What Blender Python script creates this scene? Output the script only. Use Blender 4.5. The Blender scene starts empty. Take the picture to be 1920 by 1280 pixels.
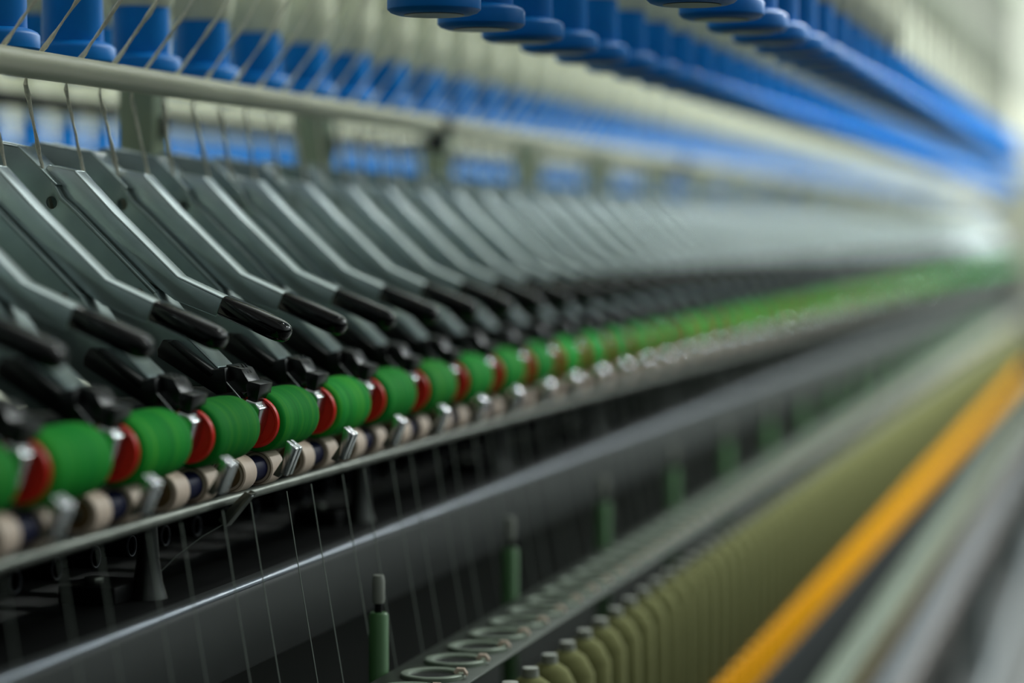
import bpy, bmesh, math, random
from mathutils import Vector, Matrix
random.seed(7)
PI = math.pi
H = 1.25                                   # camera height above the floor; geometry below is written relative to the camera point
SC = bpy.context.scene
COL = SC.collection

# ------------------------------------------------------------------ camera
cam = bpy.data.cameras.new('camera'); camo = bpy.data.objects.new('camera', cam); COL.objects.link(camo)
camo.location = (0, 0, H)
camo.rotation_euler = (math.radians(90 - 2.5263), 0, math.radians(14.7547))
cam.lens = 85.0; cam.sensor_width = 36.0; cam.clip_start = 0.05; cam.clip_end = 200
cam.dof.use_dof = True; cam.dof.focus_distance = 1.95; cam.dof.aperture_fstop = 2.05; cam.dof.aperture_blades = 0
SC.camera = camo

# ------------------------------------------------------------------ world (dim hall, brighter from above)
w = bpy.data.worlds.new('hall_light'); SC.world = w; w.use_nodes = True
nt = w.node_tree; nt.nodes.clear()
out = nt.nodes.new('ShaderNodeOutputWorld'); bg = nt.nodes.new('ShaderNodeBackground')
tc = nt.nodes.new('ShaderNodeTexCoord'); sx = nt.nodes.new('ShaderNodeSeparateXYZ'); rp = nt.nodes.new('ShaderNodeValToRGB')
mr = nt.nodes.new('ShaderNodeMapRange'); mr.inputs['From Min'].default_value = -1; mr.inputs['From Max'].default_value = 1
nt.links.new(tc.outputs['Generated'], sx.inputs[0]); nt.links.new(sx.outputs['Z'], mr.inputs['Value'])
mry = nt.nodes.new('ShaderNodeMapRange'); mry.inputs['From Min'].default_value = -0.6; mry.inputs['From Max'].default_value = 0.7
mry.inputs['To Min'].default_value = 0.16; mry.inputs['To Max'].default_value = 1.0
nt.links.new(sx.outputs['Y'], mry.inputs['Value']); nt.links.new(mry.outputs[0], bg.inputs[1])
nt.links.new(mr.outputs[0], rp.inputs[0]); nt.links.new(rp.outputs[0], bg.inputs[0]); nt.links.new(bg.outputs[0], out.inputs[0])
els = rp.color_ramp.elements
els[0].position = 0.0; els[0].color = (0.008, 0.010, 0.009, 1)
els[1].position = 1.0; els[1].color = (0.80, 0.86, 0.80, 1)
e = els.new(0.46); e.color = (0.02, 0.027, 0.026, 1)
e = els.new(0.54); e.color = (0.07, 0.09, 0.088, 1)
e = els.new(0.62); e.color = (1.30, 1.46, 1.44, 1)

# ------------------------------------------------------------------ ceiling tube lamps, plus added fill lamps
def lamp(x, y, z, sx_, sy_, power, col=(0.93, 1.0, 0.98)):
    l = bpy.data.lights.new('tube_or_fill_lamp', 'AREA'); l.shape = 'RECTANGLE'; l.size = sx_; l.size_y = sy_
    l.energy = power; l.color = col
    o = bpy.data.objects.new('tube_or_fill_lamp', l); COL.objects.link(o); o.location = (x, y, z + H)
    return o
for i in range(11):
    lamp(0.35, 3.5 + i * 0.95, 2.1, 0.20, 0.60, 34)
for i in range(6):
    lamp(1.9, 4.4 + i * 2.0, 2.1, 0.20, 1.2, 60)  # added fill row on the aisle side, brightens the orange bases
for i in range(4):
    lamp(-1.9, 4.0 + i * 4.0, 2.3, 0.25, 1.4, 75)
lamp(-1.3, 22.0, 3.7, 3.0, 1.5, 230)  # added fill light that brightens the far wall

SC.view_settings.view_transform = 'Standard'; SC.view_settings.look = 'None'
SC.view_settings.exposure = 0.0; SC.view_settings.gamma = 1.0; SC.view_settings.use_curve_mapping = False
SC.cycles.use_denoising = True
SC.cycles.max_bounces = 6; SC.cycles.sample_clamp_indirect = 4.0

# ------------------------------------------------------------------ materials
def lin(c):
    return tuple(((v / 255) / 12.92 if v / 255 <= 0.04045 else ((v / 255 + 0.055) / 1.055) ** 2.4) for v in c)
MATS = {}
def mat(name, rgb, rough=0.5, metal=0.0, var=0.12, scale=60.0, bump=0.0, spec=0.5, coat=0.0, stretch=(1, 1, 1), detail=4):
    m = bpy.data.materials.new(name); m.use_nodes = True
    t = m.node_tree; b = t.nodes['Principled BSDF']
    c = lin(rgb)
    tcn = t.nodes.new('ShaderNodeTexCoord'); mp = t.nodes.new('ShaderNodeMapping'); mp.inputs['Scale'].default_value = stretch
    nz = t.nodes.new('ShaderNodeTexNoise'); nz.inputs['Scale'].default_value = scale; nz.inputs['Detail'].default_value = detail
    cr = t.nodes.new('ShaderNodeValToRGB')
    cr.color_ramp.elements[0].position = 0.3; cr.color_ramp.elements[1].position = 0.7
    cr.color_ramp.elements[0].color = tuple(v * (1 - var) for v in c) + (1,)
    cr.color_ramp.elements[1].color = tuple(min(1, v * (1 + var)) for v in c) + (1,)
    t.links.new(tcn.outputs['Object'], mp.inputs[0]); t.links.new(mp.outputs[0], nz.inputs['Vector'])
    t.links.new(nz.outputs['Fac'], cr.inputs[0]); t.links.new(cr.outputs[0], b.inputs['Base Color'])
    b.inputs['Roughness'].default_value = rough; b.inputs['Metallic'].default_value = metal
    b.inputs['Specular IOR Level'].default_value = spec; b.inputs['Coat Weight'].default_value = coat
    if bump:
        bp = t.nodes.new('ShaderNodeBump'); bp.inputs['Strength'].default_value = bump; bp.inputs['Distance'].default_value = 0.001
        t.links.new(nz.outputs['Fac'], bp.inputs['Height']); t.links.new(bp.outputs[0], b.inputs['Normal'])
    MATS[name] = m
    return m
mat('pressed_steel', (150, 164, 163), 0.30, 0.9, 0.10, 35)
mat('lever_steel', (200, 212, 214), 0.28, 0.9, 0.08, 35)
mat('bright_steel', (205, 208, 210), 0.22, 1.0, 0.06, 80)
mat('dull_steel', (120, 124, 116), 0.42, 0.8, 0.2, 60)
mat('black_rubber', (3, 3, 4), 0.08, 0.0, 0.2, 40, spec=0.38)
mat('black_plastic', (8, 8, 9), 0.28, 0.0, 0.2, 60, spec=0.35)
mat('black_tube', (3, 3, 3), 0.55, 0.0, 0.2, 60, spec=0.12)
mat('red_plastic', (222, 34, 16), 0.38, 0.0, 0.10, 60, spec=0.4)
mat('cot_rubber', (214, 192, 174), 0.62, 0.0, 0.10, 25, stretch=(1, 60, 1))
mat('cot_core', (120, 94, 60), 0.6, 0.0, 0.12, 60)
mat('navy_shaft', (5, 10, 50), 0.6, 0.0, 0.15, 60, spec=0.15)
mat('blue_plastic', (0, 112, 194), 0.42, 0.0, 0.10, 18, spec=0.15)
mat('roving_cotton', (238, 234, 216), 0.95, 0.0, 0.14, 500, 0.6, spec=0.1, stretch=(1, 1, 0.3))
mat('package_cotton', (206, 208, 188), 0.95, 0.0, 0.10, 30, spec=0.1)
mat('spun_yarn', (150, 158, 150), 0.9, 0.0, 0.1, 60, spec=0.1)
mat('painted_bar', (214, 214, 190), 0.36, 0.05, 0.16, 16, spec=0.5, stretch=(1, 0.25, 1))
mat('green_paint', (165, 178, 152), 0.5, 0.0, 0.12, 10)
mat('post_green', (66, 110, 62), 0.45, 0.0, 0.12, 30)
mat('pale_cap', (140, 143, 134), 0.5, 0.0, 0.1, 30)
mat('deck_black', (11, 12, 12), 0.5, 0.0, 0.35, 14, spec=0.12)
mat('rail_grey', (50, 53, 52), 0.5, 0.0, 0.08, 20, spec=0.25)
mat('rail_highlight', (130, 138, 148), 0.34, 0.5, 0.05, 20)  # lamp glint along the rail edge, put into a lighter colour
mat('ring_rail_green', (50, 58, 48), 0.45, 0.2, 0.2, 40)
mat('cop_yarn', (98, 99, 62), 0.9, 0.0, 0.12, 60, spec=0.1, stretch=(1, 1, 12))
mat('orange_plastic', (255, 176, 4), 0.6, 0.0, 0.07, 30, spec=0.15)
mat('dark_paint', (26, 30, 31), 0.7, 0.0, 0.12, 20, spec=0.12)
mat('grey_green_paint', (74, 86, 70), 0.7, 0.0, 0.12, 6)
mat('olive_paint', (92, 76, 24), 0.5, 0.0, 0.15, 10)
mat('pale_blue_grey', (50, 56, 59), 0.7, 0.0, 0.12, 5)
mat('pink_grey', (74, 66, 62), 0.5, 0.0, 0.12, 5)
mat('cavity_shade', (14, 24, 16), 0.7, 0.0, 0.3, 5)  # near-black green stands for shade inside the machine
mat('mouth_grey', (70, 72, 78), 0.3, 0.3, 0.1, 30)
mat('stand_steel', (66, 68, 66), 0.30, 0.9, 0.2, 60)
mat('ring_steel', (120, 132, 116), 0.45, 0.1, 0.2, 60)
mat('cabinet_olive', (150, 152, 134), 0.6, 0.0, 0.1, 4)
mat('leg_paint', (70, 80, 80), 0.6, 0.0, 0.1, 5)
mat('floor_rail_paint', (104, 110, 112), 0.6, 0.0, 0.1, 5)
mat('clamp_black', (22, 22, 22), 0.4, 0.0, 0.2, 30)
mat('wall_cream', (206, 208, 190), 0.9, 0.0, 0.10, 0.9)
mat('wall_pale', (224, 226, 214), 0.9, 0.0, 0.05, 0.5)
mat('window_grey', (150, 150, 134), 0.6, 0.0, 0.1, 2)
mat('column_blue', (176, 196, 212), 0.6, 0.0, 0.05, 2)
mat('floor_grey', (40, 42, 40), 0.5, 0.0, 0.2, 3)

def green_material():
    m = bpy.data.materials.new('green_felt'); m.use_nodes = True; t = m.node_tree; b = t.nodes['Principled BSDF']
    tcn = t.nodes.new('ShaderNodeTexCoord'); mp = t.nodes.new('ShaderNodeMapping'); mp.inputs['Scale'].default_value = (5, 120, 5)
    oi = t.nodes.new('ShaderNodeObjectInfo'); mul = t.nodes.new('ShaderNodeMath'); mul.operation = 'MULTIPLY'; mul.inputs[1].default_value = 37
    nz = t.nodes.new('ShaderNodeTexNoise'); nz.noise_dimensions = '4D'; nz.inputs['Scale'].default_value = 1.0; nz.inputs['Detail'].default_value = 5
    cr = t.nodes.new('ShaderNodeValToRGB'); el = cr.color_ramp.elements
    el[0].position = 0.30; el[0].color = lin((12, 112, 36)) + (1,)
    el[1].position = 0.74; el[1].color = lin((66, 150, 36)) + (1,)
    q = el.new(0.5); q.color = lin((14, 132, 42)) + (1,)
    hs = t.nodes.new('ShaderNodeHueSaturation'); mr2 = t.nodes.new('ShaderNodeMapRange')
    mr2.inputs['To Min'].default_value = 0.78; mr2.inputs['To Max'].default_value = 1.25
    t.links.new(tcn.outputs['Object'], mp.inputs[0]); t.links.new(mp.outputs[0], nz.inputs['Vector'])
    t.links.new(oi.outputs['Random'], mul.inputs[0]); t.links.new(mul.outputs[0], nz.inputs['W'])
    t.links.new(nz.outputs['Fac'], cr.inputs[0]); t.links.new(cr.outputs[0], hs.inputs['Color'])
    t.links.new(oi.outputs['Random'], mr2.inputs['Value']); t.links.new(mr2.outputs[0], hs.inputs['Value'])
    t.links.new(hs.outputs[0], b.inputs['Base Color'])
    b.inputs['Roughness'].default_value = 0.75; b.inputs['Specular IOR Level'].default_value = 0.08
    MATS['green_felt'] = m
green_material()

# ------------------------------------------------------------------ mesh helpers
def prism(bm, poly, y0, y1):
    """polygon in (x, z) extruded along y"""
    a = [bm.verts.new((x, y0, z)) for x, z in poly]; b = [bm.verts.new((x, y1, z)) for x, z in poly]
    n = len(poly)
    bm.faces.new(a); bm.faces.new(b[::-1])
    for i in range(n):
        bm.faces.new((a[i], b[i], b[(i + 1) % n], a[(i + 1) % n]))
def box(bm, x0, x1, y0, y1, z0, z1):
    prism(bm, [(x0, z0), (x1, z0), (x1, z1), (x0, z1)], y0, y1)
def strip(bm, line, t, y0, y1):
    """thin sheet following a polyline in (x, z); t is thickness towards lower left"""
    n = len(line); nor = []
    for i in range(n):
        a = Vector(line[max(i - 1, 0)]); b = Vector(line[min(i + 1, n - 1)]); d = (b - a).normalized()
        nor.append(Vector((-d.y, d.x)) * (-1))
    prism(bm, list(line) + [(line[i][0] + nor[i].x * t, line[i][1] + nor[i].y * t) for i in range(n - 1, -1, -1)], y0, y1)
def wall_with_hole(bm, poly, hc, hr, y0, y1, seg=20):
    """plate with a round hole: polygon cut to the hole by a keyhole edge"""
    hole = [(hc[0] + hr * math.cos(2 * PI * i / seg), hc[1] + hr * math.sin(2 * PI * i / seg)) for i in range(seg)]
    fs = []
    for y in (y0, y1):
        ov = [bm.verts.new((x, y, z)) for x, z in poly]; hv = [bm.verts.new((x, y, z)) for x, z in hole]
        ed = [bm.edges.new((ov[i], ov[(i + 1) % len(ov)])) for i in range(len(ov))] + [bm.edges.new((hv[i], hv[(i + 1) % seg])) for i in range(seg)]
        bmesh.ops.triangle_fill(bm, edges=ed, use_beauty=True)
        fs.append((ov, hv))
    for k in (0, 1):
        A, B = fs[0][k], fs[1][k]; n = len(A)
        for i in range(n):
            bm.faces.new((A[i], B[i], B[(i + 1) % n], A[(i + 1) % n]))
def lathe(bm, prof, axis='Y', seg=32, c=(0, 0, 0)):
    """prof: list of (along, radius)"""
    rings = []
    for s, r in prof:
        if r < 1e-6:
            p = (c[0], c[1] + s, c[2]) if axis == 'Y' else ((c[0], c[1], c[2] + s) if axis == 'Z' else (c[0] + s, c[1], c[2]))
            rings.append([bm.verts.new(p)]); continue
        R = []
        for i in range(seg):
            a = 2 * PI * i / seg; ca, sa = r * math.cos(a), r * math.sin(a)
            p = (c[0] + ca, c[1] + s, c[2] + sa) if axis == 'Y' else ((c[0] + ca, c[1] + sa, c[2] + s) if axis == 'Z' else (c[0] + s, c[1] + ca, c[2] + sa))
            R.append(bm.verts.new(p))
        rings.append(R)
    for A, B in zip(rings, rings[1:]):
        if len(A) == 1 and len(B) == 1: continue
        for i in range(seg):
            j = (i + 1) % seg
            if len(A) == 1: bm.faces.new((A[0], B[i], B[j]))
            elif len(B) == 1: bm.faces.new((A[i], A[j], B[0]))
            else: bm.faces.new((A[i], A[j], B[j], B[i]))
def tube(bm, pts, radii, seg=8, flat=1.0, twist=0.0):
    pts = [Vector(p) for p in pts]; rings = []
    for i, p in enumerate(pts):
        d = (pts[min(i + 1, len(pts) - 1)] - pts[max(i - 1, 0)]).normalized()
        s = d.cross(Vector((0, 1, 0.01))).normalized(); u = s.cross(d)
        r = radii[i] if isinstance(radii, list) else radii
        rings.append([bm.verts.new(p + s * (r * math.cos(2 * PI * k / seg + twist * i)) + u * (r * flat * math.sin(2 * PI * k / seg + twist * i))) for k in range(seg)])
        if flat != 1.0:
            for k, v in enumerate(rings[-1]):
                a = 2 * PI * k / seg; ang = twist * i
                x, y = r * math.cos(a), r * flat * math.sin(a)
                v.co = p + s * (x * math.cos(ang) - y * math.sin(ang)) + u * (x * math.sin(ang) + y * math.cos(ang))
    for A, B in zip(rings, rings[1:]):
        for k in range(seg):
            bm.faces.new((A[k], A[(k + 1) % seg], B[(k + 1) % seg], B[k]))
    bm.faces.new(rings[0][::-1]); bm.faces.new(rings[-1])
def finish(bm, name, m, bevel=0.0, segs=2, parent=None, ang=35, loc=(0, 0, 0)):
    bmesh.ops.remove_doubles(bm, verts=bm.verts, dist=1e-6)
    bmesh.ops.recalc_face_normals(bm, faces=bm.faces)
    if bevel:
        ed = [e for e in bm.edges if len(e.link_faces) == 2 and e.calc_face_angle(0) > math.radians(ang)]
        bmesh.ops.bevel(bm, geom=ed, offset=bevel, segments=segs, profile=0.5, affect='EDGES', clamp_overlap=True)
    for f in bm.faces: f.smooth = True
    for e in bm.edges:
        if len(e.link_faces) != 2 or e.calc_face_angle(0) > math.radians(38): e.smooth = False
    me = bpy.data.meshes.new(name); bm.to_mesh(me); bm.free()
    me.materials.append(MATS[m])
    o = bpy.data.objects.new(name, me); COL.objects.link(o); o.location = loc
    if parent: o.parent = parent
    return o
def pieces(name, m, items, bevel, segs, parent=None, loc=(0, 0, 0)):
    """several closed solids bevelled one by one and joined into ONE mesh"""
    tot = bmesh.new()
    for fn, args in items:
        bm = bmesh.new(); fn(bm, *args)
        bmesh.ops.recalc_face_normals(bm, faces=bm.faces)
        if bevel:
            ed = [e for e in bm.edges if len(e.link_faces) == 2 and e.calc_face_angle(0) > 0.6]
            bmesh.ops.bevel(bm, geom=ed, offset=bevel, segments=segs, profile=0.5, affect='EDGES', clamp_overlap=True)
        tmp = bpy.data.meshes.new('tmp'); bm.to_mesh(tmp); bm.free(); tot.from_mesh(tmp); bpy.data.meshes.remove(tmp)
    for f in tot.faces: f.smooth = True
    for e in tot.edges:
        if len(e.link_faces) != 2 or e.calc_face_angle(0) > math.radians(38): e.smooth = False
    me = bpy.data.meshes.new(name); tot.to_mesh(me); tot.free(); me.materials.append(MATS[m])
    o = bpy.data.objects.new(name, me); COL.objects.link(o); o.location = loc
    if parent: o.parent = parent
    return o
def tag(o, label, cat, group=None, kind=None):
    o['label'] = label; o['category'] = cat
    if group: o['group'] = group
    if kind: o['kind'] = kind
    return o
def empty(name, loc):
    o = bpy.data.objects.new(name, None); COL.objects.link(o); o.location = loc; o.empty_display_size = 0.02
    return o
def copy_tree(o, parent=None):
    c = o.copy(); COL.objects.link(c)
    if parent: c.parent = parent
    for ch in o.children: copy_tree(ch, c)
    return c
def place(proto, used, loc):
    """first call moves the prototype itself, later calls copy it with its parts"""
    o = copy_tree(proto) if used else proto
    o.location = loc
    return o
ONES = ['', 'first', 'second', 'third', 'fourth', 'fifth', 'sixth', 'seventh', 'eighth', 'ninth', 'tenth', 'eleventh', 'twelfth', 'thirteenth',
        'fourteenth', 'fifteenth', 'sixteenth', 'seventeenth', 'eighteenth', 'nineteenth', 'twentieth']
def ordinal(n): return ONES[n]

# ------------------------------------------------------------------ drafting arm (reference point (-0.80, Y, 0) relative to camera)
RX, RZ = -0.80, -0.05
def L(pts): return [(x / 1000 - RX, z / 1000 - RZ) for x, z in pts]
def make_arm():
    root = empty('drafting_arm', (0, 0, 0))
    W = 0.034
    # pressed body: two side plates and top faces
    side = L([(-952, 80), (-944, 81), (-896, 72), (-865, 43), (-858, 30), (-844, 18), (-776, -47), (-752, -79), (-722, -107), (-728, -122), (-752, -122),
              (-800, -96), (-862, -36), (-905, 2), (-960, 38), (-958, 72)])
    rear = L([(-952, 80.4), (-944, 81.4), (-896, 72.4)]); rim = L([(-866, 44.0), (-858, 30.6), (-844, 18.6), (-776, -46.4)])
    pieces('arm_body', 'pressed_steel', [
        (wall_with_hole, (side, L([(-867, 26)])[0], 0.0048, 0.0, 0.0016)), (prism, (side, W - 0.0016, W)),
        (strip, (rear, 0.0018, -0.0002, 0.007)), (strip, (rear, 0.0018, W - 0.007, W + 0.0002)),
        (strip, (L([(-897, 73.4), (-862, 41)]), 0.0020, -0.0002, W + 0.0002)),
        (strip, (rim, 0.0030, -0.0004, 0.0074)), (strip, (rim, 0.0030, W - 0.0074, W + 0.0004)),
        (strip, (L([(-779, -43.5), (-752, -78.5), (-722, -106.5)]), 0.0020, -0.0002, W + 0.0002))], 0.0010, 3, root)
    # pivot pin, then a black strip for the shade in the notch
    bm = bmesh.new(); lathe(bm, [(-0.001, 0.0), (-0.001, 0.003), (W + 0.001, 0.003), (W + 0.001, 0.0)], 'Y', 16, (L([(-790, -46)])[0][0], 0, L([(-790, -46)])[0][1]))
    finish(bm, 'pivot_pin', 'dull_steel', 0.0004, 2, root)
    bm = bmesh.new()
    a = L([(-874, 53.5), (-870, 49.5)])
    strip(bm, [(a[0][0], a[0][1] + 0.0006), (a[1][0], a[1][1] + 0.0006)], 0.0012, 0.014, 0.0335)
    finish(bm, 'notch_shade', 'black_plastic', 0, 1, root)
    # lever nested in the body
    l0, l1 = 0.0100, 0.0290
    top = [(-875, 57), (-850, 52), (-817, 18), (-761, -34), (-722, -51)]
    sidel = L(top + [(-728, -66), (-764, -53), (-800, -28), (-845, 14), (-885, 44)])
    tt = L([(-850.5, 52.4), (-817, 18.5), (-761, -33.5), (-722, -50.5)])
    lever = pieces('lever', 'lever_steel', [(prism, (sidel, l0, l0 + 0.0015)), (prism, (sidel, l1 - 0.0015, l1)),
        (strip, (tt, 0.0020, l0 - 0.0003, l1 + 0.0003)), (strip, (L([(-875, 57.4), (-850, 52.6)]), 0.0016, l0, l1))], 0.0009, 3, root)
    # black grip on the lever end
    gb = bmesh.new()
    c0 = Vector(L([(-724.5, -57)])[0]); c1 = Vector(L([(-668, -80)])[0]); d = (c1 - c0).normalized(); n = Vector((-d.y, d.x)); Ln = (c1 - c0).length
    ym = (l0 + l1) / 2; rings = []
    for s, hf, wf in [(0.0, .93, .93), (0.0010, 1, 1), (0.03, 1.02, 1), (Ln * .78, 1.04, 1.0), (Ln * .86, 1.0, .97), (Ln * .92, .90, .90), (Ln * .96, .76, .78), (Ln * .985, .55, .60), (Ln, .25, .3)]:
        R = []
        for k in range(20):
            a = 2 * PI * k / 20; q = 0.45 + 0.5 * (s / Ln) ** 5
            cx = math.copysign(abs(math.cos(a)) ** q, math.cos(a)); sz = math.copysign(abs(math.sin(a)) ** q, math.sin(a))
            drop = -0.0012 * (s / Ln) ** 3
            P = c0 + d * s + n * (sz * 0.0088 * hf + drop)
            R.append(gb.verts.new((P.x, ym + cx * 0.0108 * wf, P.y)))
        rings.append(R)
    for A, B in zip(rings, rings[1:]):
        for k in range(20): gb.faces.new((A[k], A[(k + 1) % 20], B[(k + 1) % 20], B[k]))
    gb.faces.new(rings[0][::-1]); gb.faces.new(rings[-1])
    g = finish(gb, 'handle_grip', 'black_rubber', 0, 1, lever, 60)
    # black cradle below the body
    cb = bmesh.new()
    prism(cb, L([(-771, -92), (-766, -84), (-757, -85), (-724, -108), (-713, -106), (-711, -126), (-720, -128), (-771, -98)]), -0.010, 0.026)
    prism(cb, L([(-762, -86), (-756, -84), (-722, -111), (-726, -114)]), -0.0115, -0.009)
    finish(cb, 'cradle', 'black_plastic', 0.0012, 2, root)
    # black roller clip with its hammer shaped head
    kb = bmesh.new()
    prism(kb, L([(-716, -104), (-703, -107), (-696, -118), (-699, -126), (-713, -126)]), 0.000, 0.027)
    box(kb, *(lambda p, q: (p[0], q[0]))(L([(-712, 0)])[0], L([(-706, 0)])[0]), 0.004, 0.006, L([(0, -107)])[0][1], L([(0, -105)])[0][1])
    prism(kb, L([(-699, -120), (-696, -117), (-686, -119.5), (-689, -134), (-697, -132)]), -0.001, 0.028)
    clip = finish(kb, 'roller_clip', 'black_plastic', 0.0012, 2, root)
    for yy in (0.0085, 0.0155):
        rb = bmesh.new(); strip(rb, L([(-706, -103.5), (-700, -111)]), 0.001, yy, yy + 0.0018); finish(rb, 'rib', 'black_plastic', 0.0003, 1, clip)
    hb = bmesh.new()
    p = L([(-697, -131), (-688.5, -134.0), (-684.5, -139), (-686, -149), (-690, -160), (-696, -164), (-701, -158), (-697, -146)])
    prism(hb, p, -0.006, 0.020)
    finish(hb, 'axle_hook', 'bright_steel', 0.0012, 3, clip)
    sb = bmesh.new(); strip(sb, L([(-712, -117), (-699, -131)]), 0.0014, -0.009, 0.002)
    finish(sb, 'spring_plate', 'bright_steel', 0.0003, 1, root)
    return root
ARM_Y0 = 1.956
KMIN, KMAX = -5, 82
arm = make_arm(); n = 0
for k in range(KMIN, KMAX + 1):
    o = place(arm, n, (RX, ARM_Y0 + 0.14 * k, H + RZ)); n += 1
    i = k - KMIN
    if i == 0: lb = 'drafting arm at the left edge, only its black roller clip and foot in frame'
    elif i <= 20: lb = 'pressed steel drafting arm, its black grip %s from the left edge' % ordinal(i)
    else: lb = 'blurred steel drafting arm with black grip in the distant part of the row'
    tag(o, lb, 'machine arm', 'steel drafting arms with black grips along the machine')

# ------------------------------------------------------------------ green clearer rollers
def make_clearer():
    root = empty('clearer_roller', (0, 0, 0))
    bm = bmesh.new()
    lathe(bm, [(0.0, 0.0), (0.0, 0.019), (0.0012, 0.0222), (0.003, 0.0240), (0.006, 0.0250), (0.016, 0.0253), (0.024, 0.0247), (0.034, 0.0255), (0.05, 0.0257), (0.072, 0.0256),
               (0.083, 0.0250), (0.089, 0.0237), (0.092, 0.0215), (0.092, 0.0)], 'Y', 48)
    finish(bm, 'green_sleeve', 'green_felt', 0, 1, root)
    bm = bmesh.new()
    lathe(bm, [(-0.0045, 0.0), (-0.0045, 0.006), (-0.0022, 0.0075), (-0.0022, 0.0175), (-0.0035, 0.0188), (-0.0035, 0.0205), (-0.002, 0.0212), (0.0018, 0.0212), (0.0018, 0.0)], 'Y', 48)
    finish(bm, 'end_disc', 'red_plastic', 0, 1, root)
    bm = bmesh.new()
    lathe(bm, [(-0.020, 0.0), (-0.020, 0.003), (0.096, 0.003), (0.096, 0.0)], 'Y', 16)
    finish(bm, 'axle', 'bright_steel', 0, 1, root)
    return root
cl = make_clearer()
for n, k in enumerate(range(KMIN, KMAX + 1)):
    o = place(cl, n, (-0.6975, ARM_Y0 + 0.14 * k + 0.0165, H - 0.1510))
    if n == 0: lb = 'green clearer roller cut by the left edge of the photo'
    elif n <= 20: lb = 'green felt roller with red end disc, %s from the left edge' % ordinal(n)
    else: lb = 'blurred green roller with red end disc in the distant part of the row'
    tag(o, lb, 'roller', 'green felt clearer rollers along the machine')

# ------------------------------------------------------------------ paired cots
def make_cots():
    root = empty('top_roller', (0, 0, 0))
    for y in (-0.0308, 0.0308):
        bm = bmesh.new()
        lathe(bm, [(-0.0135, 0.0105), (-0.0135, 0.0138), (-0.0125, 0.0148), (0.0125, 0.0148), (0.0135, 0.0138), (0.0135, 0.0105)], 'Y', 36, (0, y, 0))
        cot = finish(bm, 'cot', 'cot_rubber', 0, 1, root)
        bm = bmesh.new()
        lathe(bm, [(-0.0137, 0.0), (-0.0137, 0.0085), (-0.0130, 0.0110), (-0.0137, 0.0132), (0.0137, 0.0132), (0.0137, 0.0)], 'Y', 36, (0, y, 0))
        finish(bm, 'cot_face', 'cot_core', 0, 1, cot)
    bm = bmesh.new(); lathe(bm, [(-0.0188, 0.0), (-0.0188, 0.0104), (0.0188, 0.0104), (0.0188, 0.0)], 'Y', 28)
    finish(bm, 'hub', 'navy_shaft', 0, 1, root)
    bm = bmesh.new(); lathe(bm, [(-0.050, 0.0), (-0.050, 0.004), (0.050, 0.004), (0.050, 0.0)], 'Y', 14)
    finish(bm, 'shaft', 'dull_steel', 0, 1, root)
    return root
ct = make_cots(); COTX, COTZ = -0.705, -0.1905
for n, k in enumerate(range(KMIN, KMAX + 2)):
    o = place(ct, n, (COTX, ARM_Y0 + 0.14 * k - 0.120, H + COTZ))
    if n == 0: lb = 'pair of beige cots cut off at the left edge'
    elif n <= 20: lb = 'pair of beige rubber cots on a navy hub, %s pair from the left edge' % ordinal(n)
    else: lb = 'blurred pair of beige cots in the distant part of the row'
    tag(o, lb, 'roller', 'beige rubber cot pairs under the green rollers')
def make_chip():
    root = empty('saddle_clip', (0, 0, 0))
    bm = bmesh.new()
    P = [(-0.0045, 0.0100), (0.0040, 0.0035), (-0.0045, -0.0185), (-0.0105, -0.0160)]
    prism(bm, P, -0.0085, -0.0022); prism(bm, P, 0.0004, 0.0065)
    prism(bm, [(-0.0050, 0.0080), (0.0024, 0.0018), (-0.0055, -0.0165), (-0.0095, -0.0145)], -0.0052, 0.0032)
    finish(bm, 'clip_channel', 'bright_steel', 0.0009, 2, root)
    bm = bmesh.new(); prism(bm, [(-0.0098, -0.006), (-0.0055, -0.010), (-0.0130, -0.020), (-0.0180, -0.018)], -0.004, 0.002)
    finish(bm, 'clip_foot', 'dull_steel', 0.0006, 2, root)
    return root
ch = make_chip()
for n, k in enumerate(range(KMIN - 1, KMAX + 1)):
    o = place(ch, n, (-0.650, ARM_Y0 + 0.14 * k - 0.019, H - 0.1715))
    if n == 0: lb = 'small steel clip cut off at the left edge of the photo'
    elif n <= 20: lb = 'bright steel saddle clip between cot pairs, %s from the left edge' % ordinal(n)
    else: lb = 'blurred steel clip between cot pairs in the distant part of the row'
    tag(o, lb, 'clip', 'steel saddle clips between the cot pairs')

YEND = 14.2
# steel bottom roller line and its angle rail
bm = bmesh.new(); lathe(bm, [(0, 0), (0, 0.0044), (YEND, 0.0044), (YEND, 0)], 'Y', 24)
o = finish(bm, 'bottom_roller', 'dull_steel', 0, 1, loc=(-0.700, 0.9, H - 0.2085))
tag(o, 'long grey steel bottom roller running right under the beige cots', 'roller')

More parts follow.
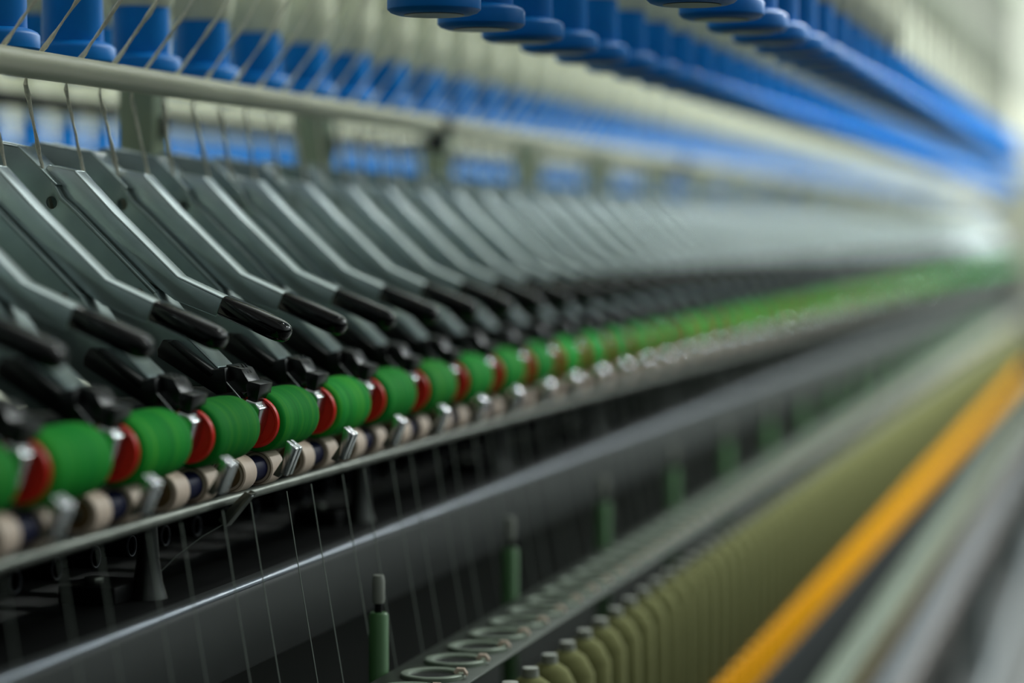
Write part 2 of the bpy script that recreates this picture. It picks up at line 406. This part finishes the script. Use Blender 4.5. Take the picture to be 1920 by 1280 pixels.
# suction nozzles
def make_nozzle():
    root = empty('suction_nozzle', (0, 0, 0))
    bm = bmesh.new(); lathe(bm, [(-0.10, 0.0), (-0.10, 0.0105), (-0.002, 0.0095), (0.0, 0.0088), (-0.001, 0.0074), (-0.03, 0.0070), (-0.03, 0.0)], 'X', 28)
    finish(bm, 'nozzle_tube', 'black_tube', 0, 1, root)
    bm = bmesh.new()
    lathe(bm, [(-0.0012, 0.0074), (0.0004, 0.0078), (0.0006, 0.0086), (-0.0008, 0.0092)], 'X', 28)
    finish(bm, 'mouth_rim', 'mouth_grey', 0, 1, root)
    return root
nz = make_nozzle(); NZ0 = 1.33
for n in range(170):
    o = place(nz, n, (-0.80, NZ0 + 0.07 * n, H - 0.2535))
    if n < 20: lb = 'black suction nozzle with open round mouth, %s from the left edge' % ordinal(n + 1)
    else: lb = 'black suction nozzle in the blurred distant part of the row'
    tag(o, lb, 'nozzle', 'black suction nozzles under the rollers')

# ------------------------------------------------------------------ frame of the machine
def solid(name, boxes, m, label, cat, bevel=0.0, segs=2, kind=None):
    bm = bmesh.new()
    for b in boxes: box(bm, *b)
    o = finish(bm, name, m, bevel, segs, loc=(0, 0, H))
    return tag(o, label, cat, kind=kind)
solid('machine_deck', [(-1.10, -0.7145, 0.9, 15, -0.30, -0.2815)], 'deck_black', 'glossy black machine deck behind the grey rail, under the nozzles', 'machine panel', 0.001)
bm = bmesh.new()
prism(bm, [(-0.714, -0.2800), (-0.7075, -0.2800), (-0.7035, -0.2815), (-0.7012, -0.2845), (-0.700, -0.290), (-0.700, -0.349), (-0.7015, -0.351), (-0.712, -0.351), (-0.714, -0.349)], 0.9, 15)
o = finish(bm, 'front_rail', 'rail_grey', 0, 1, loc=(0, 0, H))
bm = bmesh.new(); lathe(bm, [(0, 0), (0, 0.0028), (14.1, 0.0028), (14.1, 0)], 'Y', 24)
finish(bm, 'edge_highlight', 'rail_highlight', 0, 1, o, loc=(-0.7026, 0.9, -0.2832))  # highlight along the rail edge, built as a lighter rod
tag(o, 'long dark grey rail with painted highlight on its top edge crossing the lower half', 'rail')
solid('roller_beam', [(-0.83, -0.762, 0.9, 15, -0.225, -0.132)], 'dark_paint', 'dark beam behind the green rollers carrying the arms', 'beam', 0.002)
solid('reflection_blocker', [(-0.910, -0.903, 0.9, 15, -0.2812, -0.150)], 'cavity_shade', 'added dark panel behind the black suction nozzles, darkening the deck reflection', 'machine panel')  # added to keep the reflection in the deck dark
solid('shade_panel', [(-0.99, -0.95, 0.9, 15, -1.10, -0.301)], 'cavity_shade', 'dark green sheet for the shade inside the machine, below the grey rail', 'machine panel')  # dark sheet standing for the shadow under the machine

# roller stands on the deck
def make_stand():
    root = empty('roller_stand', (0, 0, 0))
    bm = bmesh.new(); lathe(bm, [(0.0, 0.0), (0.0, 0.0150), (0.004, 0.0140), (0.012, 0.0115), (0.03, 0.0090), (0.060, 0.0070), (0.060, 0.0)], 'Z', 24)
    finish(bm, 'pillar', 'stand_steel', 0, 1, root)
    bm = bmesh.new(); box(bm, -0.055, -0.008, -0.045, 0.012, 0.0, 0.014)
    finish(bm, 'foot', 'deck_black', 0.0015, 2, root)
    bm = bmesh.new(); lathe(bm, [(0.014, 0.0), (0.014, 0.008), (0.019, 0.008), (0.019, 0.0)], 'Z', 6, (-0.034, -0.025, 0))
    finish(bm, 'bolt', 'dull_steel', 0.0005, 1, root)
    return root
st = make_stand()
for n in range(24):
    o = place(st, n, (-0.748, 1.732 + 0.52 * n, H - 0.2815))
    if n < 6: lb = 'steel roller stand on the black deck, %s from the left edge' % ordinal(n + 1)
    else: lb = 'steel roller stand on the deck in the blurred distance'
    tag(o, lb, 'stand', 'roller stands along the deck')

# hanging bracket and its thread
root = empty('loose_bracket', (-0.682, 1.765, H - 0.212))
bm = bmesh.new()
P = [(0.0095, 0.0105), (0.0040, 0.0125), (-0.0185, -0.0100), (-0.0125, -0.0155)]
prism(bm, P, -0.0065, -0.0052); prism(bm, P, 0.0052, 0.0065)
prism(bm, [(0.0095, 0.0105), (0.0082, 0.0110), (-0.0138, -0.0143), (-0.0125, -0.0155)], -0.0065, 0.0065)
finish(bm, 'channel', 'dull_steel', 0.0004, 2, root)
bm = bmesh.new(); box(bm, 0.0035, 0.0085, -0.003, 0.0015, 0.0080, 0.0108)
finish(bm, 'tongue', 'bright_steel', 0.0004, 2, root)
tag(root, 'small bent steel bracket hanging below the rollers beside the first nozzles', 'bracket')
bm = bmesh.new()
tube(bm, [(-0.690, 1.762, -0.222), (-0.712, 1.755, -0.235), (-0.728, 1.742, -0.249), (-0.7405, 1.737, -0.262), (-0.742, 1.735, -0.268)], 0.0003, 6)
o = finish(bm, 'stray_yarn', 'spun_yarn', 0, 1, loc=(0, 0, H)); tag(o, 'stray yarn drooping from the loose bracket to the stand', 'yarn')

# ------------------------------------------------------------------ roving guide bar with clamps, posts and rear rail
bm = bmesh.new(); lathe(bm, [(0, 0), (0, 0.0113), (18, 0.0113), (18, 0)], 'Y', 40)
o = finish(bm, 'guide_bar', 'painted_bar', 0, 1, loc=(-0.855, 0.9, H + 0.1345)); tag(o, 'long pale tubular guide bar that all the rovings pass behind', 'bar')
def make_clamp():
    root = empty('bar_clamp', (0, 0, 0))
    bm = bmesh.new(); lathe(bm, [(-0.014, 0.0), (-0.014, 0.0140), (-0.012, 0.0150), (0.012, 0.0150), (0.014, 0.0140), (0.014, 0.0)], 'Y', 28)
    box(bm, -0.012, 0.006, -0.010, 0.010, -0.030, -0.008)
    finish(bm, 'clamp_collar', 'clamp_black', 0.0008, 2, root)
    bm = bmesh.new(); lathe(bm, [(0.0, 0.0), (0.0, 0.004), (-0.10, 0.004), (-0.10, 0.0)], 'X', 12, (-0.010, 0, -0.022))
    finish(bm, 'clamp_rod', 'clamp_black', 0, 1, root)
    return root
cp = make_clamp()
for n in range(5):
    o = place(cp, n, (-0.855, 2.894 + 1.596 * n, H + 0.1345))
    tag(o, 'black clamp on the pale guide bar, %s from the left' % ordinal(n + 1), 'clamp', 'black clamps on the guide bar')
def make_post():
    root = empty('frame_post', (0, 0, 0))
    bm = bmesh.new(); box(bm, -0.02, 0.02, -0.019, 0.019, -0.25, 0.95); finish(bm, 'post_tube', 'green_paint', 0.003, 2, root)
    bm = bmesh.new(); box(bm, 0.02, 0.026, -0.008, 0.008, 0.10, 0.122); finish(bm, 'bolt_plate', 'dull_steel', 0.001, 1, root)
    return root
pp = make_post()
for n in range(22):
    o = place(pp, n, (-1.0, 2.31 + 0.53 * n, H))
    if n < 8: lb = 'grey green square frame post behind the guide bar, %s from the left edge' % ordinal(n + 1)
    else: lb = 'blurred grey green frame post in the distance behind the guide bar'
    tag(o, lb, 'post', 'frame posts behind the guide bar')
for (lx, zz, r, lb) in ((-1.35, 0.167, 0.010, 'dark tubular rail seen behind the frame posts, just under the guide bar'),):
    bm = bmesh.new(); lathe(bm, [(0, 0), (0, r), (20, r), (20, 0)], 'Y', 24)
    o = finish(bm, 'rear_rail', 'dark_paint', 0, 1, loc=(lx, 1.2, H + zz)); tag(o, lb, 'rail')

# ------------------------------------------------------------------ creel bobbins
def make_bobbin(full):
    root = empty('roving_bobbin', (0, 0, 0))
    bm = bmesh.new()
    lathe(bm, [(0.0, 0.0), (0.0, 0.030), (0.0015, 0.0345), (0.0040, 0.0372), (0.0145, 0.0372), (0.0172, 0.0352), (0.0190, 0.0318), (0.0200, 0.0290), (0.0205, 0.0270), (0.068, 0.0262), (0.068, 0.0)], 'Z', 40)
    finish(bm, 'blue_tube', 'blue_plastic', 0, 1, root)
    bm = bmesh.new()
    lathe(bm, [(-0.0006, 0.0), (-0.0006, 0.024), (0.003, 0.0245), (0.003, 0.0)], 'Z', 28)
    finish(bm, 'bottom_recess', 'black_plastic', 0, 1, root)
    bm = bmesh.new()
    prof = [(0.0, 0.0265), (0.004, 0.0295), (0.03, 0.0345)]
    for i in range(12): prof += [(0.035 + i * 0.018, 0.0352), (0.044 + i * 0.018, 0.0345)]
    prof += [(0.262, 0.0265), (0.262, 0.0)]
    lathe(bm, prof, 'Z', 28, (0, 0, 0.064))
    if full: finish(bm, 'roving_package', 'package_cotton', 0, 1, root)
    else: bm.free()
    bm = bmesh.new(); lathe(bm, [(0.06, 0.0), (0.06, 0.003), (0.42, 0.003), (0.42, 0.0)], 'Z', 8)
    finish(bm, 'hanger_rod', 'dull_steel', 0, 1, root)
    return root
bb = make_bobbin(True); be = make_bobbin(False); used = usede = 0
rows = [  # lateral x, first y, pitch, count, z of the foot, phrase
    (-0.915, 1.812, 0.1495, 88, 0.148, 'in the row just behind the guide bar'),
    (-0.550, 1.846, 0.140, 60, 0.174, 'in the upper middle row'),
    (-0.362, 1.950, 0.140, 34, 0.187, 'in the upper right row'),
    (-1.140, 2.060, 0.150, 80, 0.168, 'in the second row behind the guide bar'),
    (-1.900, 3.750, 0.150, 85, 0.140, 'in the far row seen under the guide bar'),
]
for ri, (lx, y0, pit, cnt, zf, ph) in enumerate(rows):
    for n in range(cnt):
        if ri == 2 and n >= 11:
            o = place(be, usede, (lx, y0 + pit * n, H + zf)); usede += 1
        else:
            o = place(bb, used, (lx, y0 + pit * n, H + zf)); used += 1
        o.rotation_euler.z = random.uniform(0, 6)
        near = 12 if ri < 2 else (8 if ri == 2 else 0)
        if n < near: lb = 'blue roving bobbin %s, %s from the left' % (ph, ordinal(n + 1))
        else: lb = 'blurred blue roving bobbin %s' % (ph if near == 0 else 'further along ' + ph[3:])
        tag(o, lb, 'bobbin', 'blue roving bobbins ' + ph)
    bm = bmesh.new(); box(bm, -0.012, 0.012, 0, cnt * pit, 0, 0.02)
    o = finish(bm, 'creel_rail', 'green_paint', 0.001, 1, loc=(lx, y0 - pit / 2, H + zf + 0.419))
    tag(o, 'thin creel rail above the blue bobbins ' + ph, 'rail')

# ------------------------------------------------------------------ rovings from the creel, behind the bar, down to the arms
def make_roving(seed):
    rnd = random.Random(seed)
    bm = bmesh.new(); pts = []; rad = []
    ctrl = [(0.285, 0.46), (0.035, 0.045), (0.0, 0.000), (-0.0165, -0.018), (-0.017, -0.030), (-0.022 + rnd.uniform(-.002, .002), -0.085), (-0.027 + rnd.uniform(-.002, .002), -0.140)]
    N = [34, 6, 3, 2, 8, 8]
    for (a, b), m in zip(zip(ctrl, ctrl[1:]), N):
        for i in range(m):
            t = i / m; pts.append((a[0] + (b[0] - a[0]) * t, rnd.uniform(-.0006, .0006) + max(0, -0.03 - (a[1] + (b[1] - a[1]) * t)) * 0.68, a[1] + (b[1] - a[1]) * t)); rad.append(0.0021 * rnd.uniform(0.62, 1.2))
    pts.append((ctrl[-1][0], 0.078, ctrl[-1][1] - 0.004)); rad.append(0.0016)
    tube(bm, pts, rad, 8, 0.62, 0.55)
    return finish(bm, 'roving_strand', 'roving_cotton', 0, 1)
protos = [make_roving(s) for s in range(6)]
seen = [0] * 6
for n in range(165):
    q = n % 6
    o = protos[q].copy() if seen[q] else protos[q]
    if seen[q]: COL.objects.link(o)
    seen[q] = 1
    o.location = (-0.853, 1.568 + 0.07 * n + random.uniform(-.004, .004), H + 0.150)
    o.rotation_euler = (random.uniform(-0.03, 0.03), 0, random.uniform(-0.06, 0.06))
    if n < 20: lb = 'cream roving strand passing behind the guide bar, %s from the left edge' % ordinal(n + 1)
    else: lb = 'cream roving strand in the blurred distant part of the guide bar'
    tag(o, lb, 'yarn', 'roving strands running down behind the guide bar')

# ------------------------------------------------------------------ spun yarns from the cots to the ring rail
bm = bmesh.new(); tube(bm, [(0.0, 0, 0.0), (0.008, 0.0, -0.05), (0.032, 0.0, -0.19)], 0.00048, 6)
yp = finish(bm, 'spun_yarn', 'spun_yarn', 0, 1); n = 0
for k in range(KMIN, KMAX - 10):
    for dy in (-0.1195, -0.0605):
        o = yp.copy() if n else yp
        if n: COL.objects.link(o)
        o.location = (-0.672, ARM_Y0 + 0.14 * k + dy, H - 0.207); n += 1
        if n <= 20: lb = 'thin spun yarn slanting down in front of the grey rail, %s from the left' % ordinal(n)
        else: lb = 'thin spun yarn slanting down in the blurred distance'
        tag(o, lb, 'yarn', 'thin spun yarns below the cots')

# ------------------------------------------------------------------ lower front: posts, ring rail, rings, cops
def make_lift():
    root = empty('lifting_post', (0, 0, 0))
    bm = bmesh.new(); lathe(bm, [(-0.5, 0.0), (-0.5, 0.0085), (-0.002, 0.0085), (0.0, 0.0070), (0.0, 0.0)], 'Z', 20); finish(bm, 'green_tube', 'post_green', 0, 1, root)
    bm = bmesh.new(); lathe(bm, [(0.008, 0.0), (0.008, 0.0048), (0.012, 0.0055), (0.028, 0.0055), (0.032, 0.0045), (0.032, 0.0)], 'Z', 16); finish(bm, 'pale_tip', 'pale_cap', 0, 1, root)
    bm = bmesh.new(); lathe(bm, [(0.0, 0.0), (0.0, 0.0035), (0.008, 0.0035), (0.008, 0.0)], 'Z', 12); finish(bm, 'neck', 'black_plastic', 0, 1, root)
    return root
lp = make_lift()
for n in range(20):
    o = place(lp, n, (-0.634, 1.959 + 0.44 * n, H - 0.3225))
    if n < 4: lb = 'green lifting post with pale tip below the grey rail, %s from the left' % ordinal(n + 1)
    else: lb = 'blurred green lifting post in the distance below the grey rail'
    tag(o, lb, 'post', 'green lifting posts below the grey rail')
bm = bmesh.new()
box(bm, -0.620, -0.540, 1.2, 15, -0.373, -0.370)
box(bm, -0.620, -0.600, 1.2, 15, -0.400, -0.372)
o = finish(bm, 'ring_rail', 'ring_rail_green', 0.002, 2, loc=(0, 0, H)); tag(o, 'grey green ring rail carrying rows of small rings', 'rail')
def make_ring():
    root = empty('spinning_ring', (0, 0, 0))
    bm = bmesh.new(); lathe(bm, [(0.0, 0.0190), (0.0, 0.0275), (0.0028, 0.0275), (0.0036, 0.0265), (0.0036, 0.0215), (0.0028, 0.0200), (0.0, 0.0190)], 'Z', 28)
    finish(bm, 'ring', 'ring_steel', 0, 1, root)
    bm = bmesh.new(); lathe(bm, [(0.0, 0.0), (0.0, 0.0195), (0.0012, 0.0195), (0.0012, 0.0)], 'Z', 24); finish(bm, 'ring_bore', 'black_plastic', 0, 1, root)
    bm = bmesh.new(); tube(bm, [(0.020, 0, 0.0036), (0.022, 0, 0.0070), (0.0270, 0, 0.0070), (0.0290, 0, 0.0040), (0.0285, 0, 0.003)], 0.0022, 6); finish(bm, 'traveller', 'cot_rubber', 0, 1, root)
    return root
rg = make_ring()
for n in range(125):
    o = place(rg, n, (-0.577, 1.65 + 0.07 * n, H - 0.370))
    lb = 'small steel ring on the grey green rail, %s from the bottom edge' % ordinal(n + 1) if n < 10 else 'blurred small steel ring further along the grey green rail'
    tag(o, lb, 'ring', 'rings on the ring rail')
def make_cop():
    root = empty('spinning_bobbin', (0, 0, 0))
    bm = bmesh.new()
    lathe(bm, [(0.0, 0.0), (0.0, 0.0245), (0.004, 0.0260), (0.057, 0.0255), (0.060, 0.0230), (0.060, 0.0)], 'Z', 28); finish(bm, 'orange_base', 'orange_plastic', 0, 1, root)
    bm = bmesh.new()
    lathe(bm, [(0.059, 0.0), (0.059, 0.0225), (0.065, 0.0258), (0.150, 0.0262), (0.192, 0.0250), (0.207, 0.0170), (0.213, 0.0085), (0.213, 0.0)], 'Z', 28); finish(bm, 'yarn_package', 'cop_yarn', 0, 1, root)
    bm = bmesh.new(); lathe(bm, [(0.211, 0.0), (0.211, 0.0075), (0.221, 0.0070), (0.222, 0.0)], 'Z', 16); finish(bm, 'tube_tip', 'pale_cap', 0, 1, root)
    return root
cb = make_cop()
for n in range(128):
    o = place(cb, n, (-0.5205, 1.55 + 0.07 * n, H - 0.600))
    lb = 'khaki yarn cop on an orange base, %s in the row from the bottom edge' % ordinal(n + 1) if n < 12 else 'blurred khaki yarn cop on orange base further along the row'
    tag(o, lb, 'bobbin', 'khaki yarn cops on orange bases')
solid('spindle_rail', [(-0.60, -0.4935, 1.2, 15, -0.709, -0.6005)], 'dark_paint', 'dark grey spindle rail right under the orange bobbin bases', 'rail', 0.003)
solid('side_shelf', [(-0.493, -0.447, 1.2, 15, -0.709, -0.690)], 'grey_green_paint', 'pale grey green ledge beside the dark spindle rail', 'ledge', 0.002)
solid('kick_rail', [(-0.480, -0.4485, 1.2, 15, -0.752, -0.7095)], 'olive_paint', 'olive yellow rail just below the grey green ledge', 'rail', 0.001)
solid('cable_duct', [(-0.500, -0.4145, 1.2, 15, -0.85, -0.797)], 'pale_blue_grey', 'pale blue grey duct low in the right bottom corner', 'duct', 0.004)
solid('bumper_strip', [(-0.4143, -0.404, 1.2, 15, -0.845, -0.800)], 'pink_grey', 'pinkish grey strip along the pale blue grey duct', 'trim', 0.003)
def make_leg():
    root = empty('support_column', (0, 0, 0))
    bm = bmesh.new(); box(bm, -0.025, 0.020, -0.03, 0.03, 0.012, 0.40); finish(bm, 'leg_column', 'leg_paint', 0.004, 2, root)
    bm = bmesh.new(); box(bm, -0.04, 0.035, -0.05, 0.05, 0.0, 0.012); finish(bm, 'foot_plate', 'leg_paint', 0.003, 2, root)
    return root
lg = make_leg()
for n in range(4):
    o = place(lg, n, (-0.455, 7.0 + 2.2 * n, 0.0))
    lb = 'pale grey machine leg at the bottom right, %s from the right edge' % ordinal(n + 1) if n < 3 else 'pale machine leg hidden in the blur at the right edge'
    tag(o, lb, 'leg', 'pale machine legs on the floor')
solid('floor_rail', [(-0.425, -0.400, 2.5, 15, -1.25, -1.215)], 'floor_rail_paint', 'pale rail on the floor in the bottom right corner', 'rail', 0.004)

root = empty('machine_cabinet', (-0.9, 15.4, 0)); tag(root, 'grey olive end cabinet where the machine row ends at the right edge', 'cabinet')
bm = bmesh.new(); box(bm, -0.95, 0.46, -0.35, 0.35, 0.0, 1.62); finish(bm, 'cabinet_body', 'cabinet_olive', 0.01, 2, root)
bm = bmesh.new(); box(bm, -0.70, 0.30, -0.362, -0.351, 0.25, 1.45); finish(bm, 'door', 'cabinet_olive', 0.004, 2, root)
# ------------------------------------------------------------------ room
def struct(name, boxes, m):
    bm = bmesh.new()
    for b in boxes: box(bm, *b)
    o = finish(bm, name, m, 0, 1, loc=(0, 0, H)); o['kind'] = 'structure'; return o
struct('floor', [(-6, 6, -2, 26, -1.35, -1.25)], 'floor_grey')
struct('wall_left', [(-3.0, -2.85, 0.5, 26, -1.25, 4.0)], 'wall_cream')
struct('wall_far', [(-2.85, 6, 25.0, 25.2, -1.25, 4.0)], 'wall_pale')
struct('window_1', [(-2.32, -1.98, 24.96, 25.0, 1.80, 2.30)], 'window_grey')
struct('window_2', [(-1.95, -1.45, 24.96, 25.0, 0.9, 1.75)], 'window_grey')
struct('trim_1', [(-2.85, -2.62, 24.7, 25.0, -1.25, 4.0)], 'column_blue')
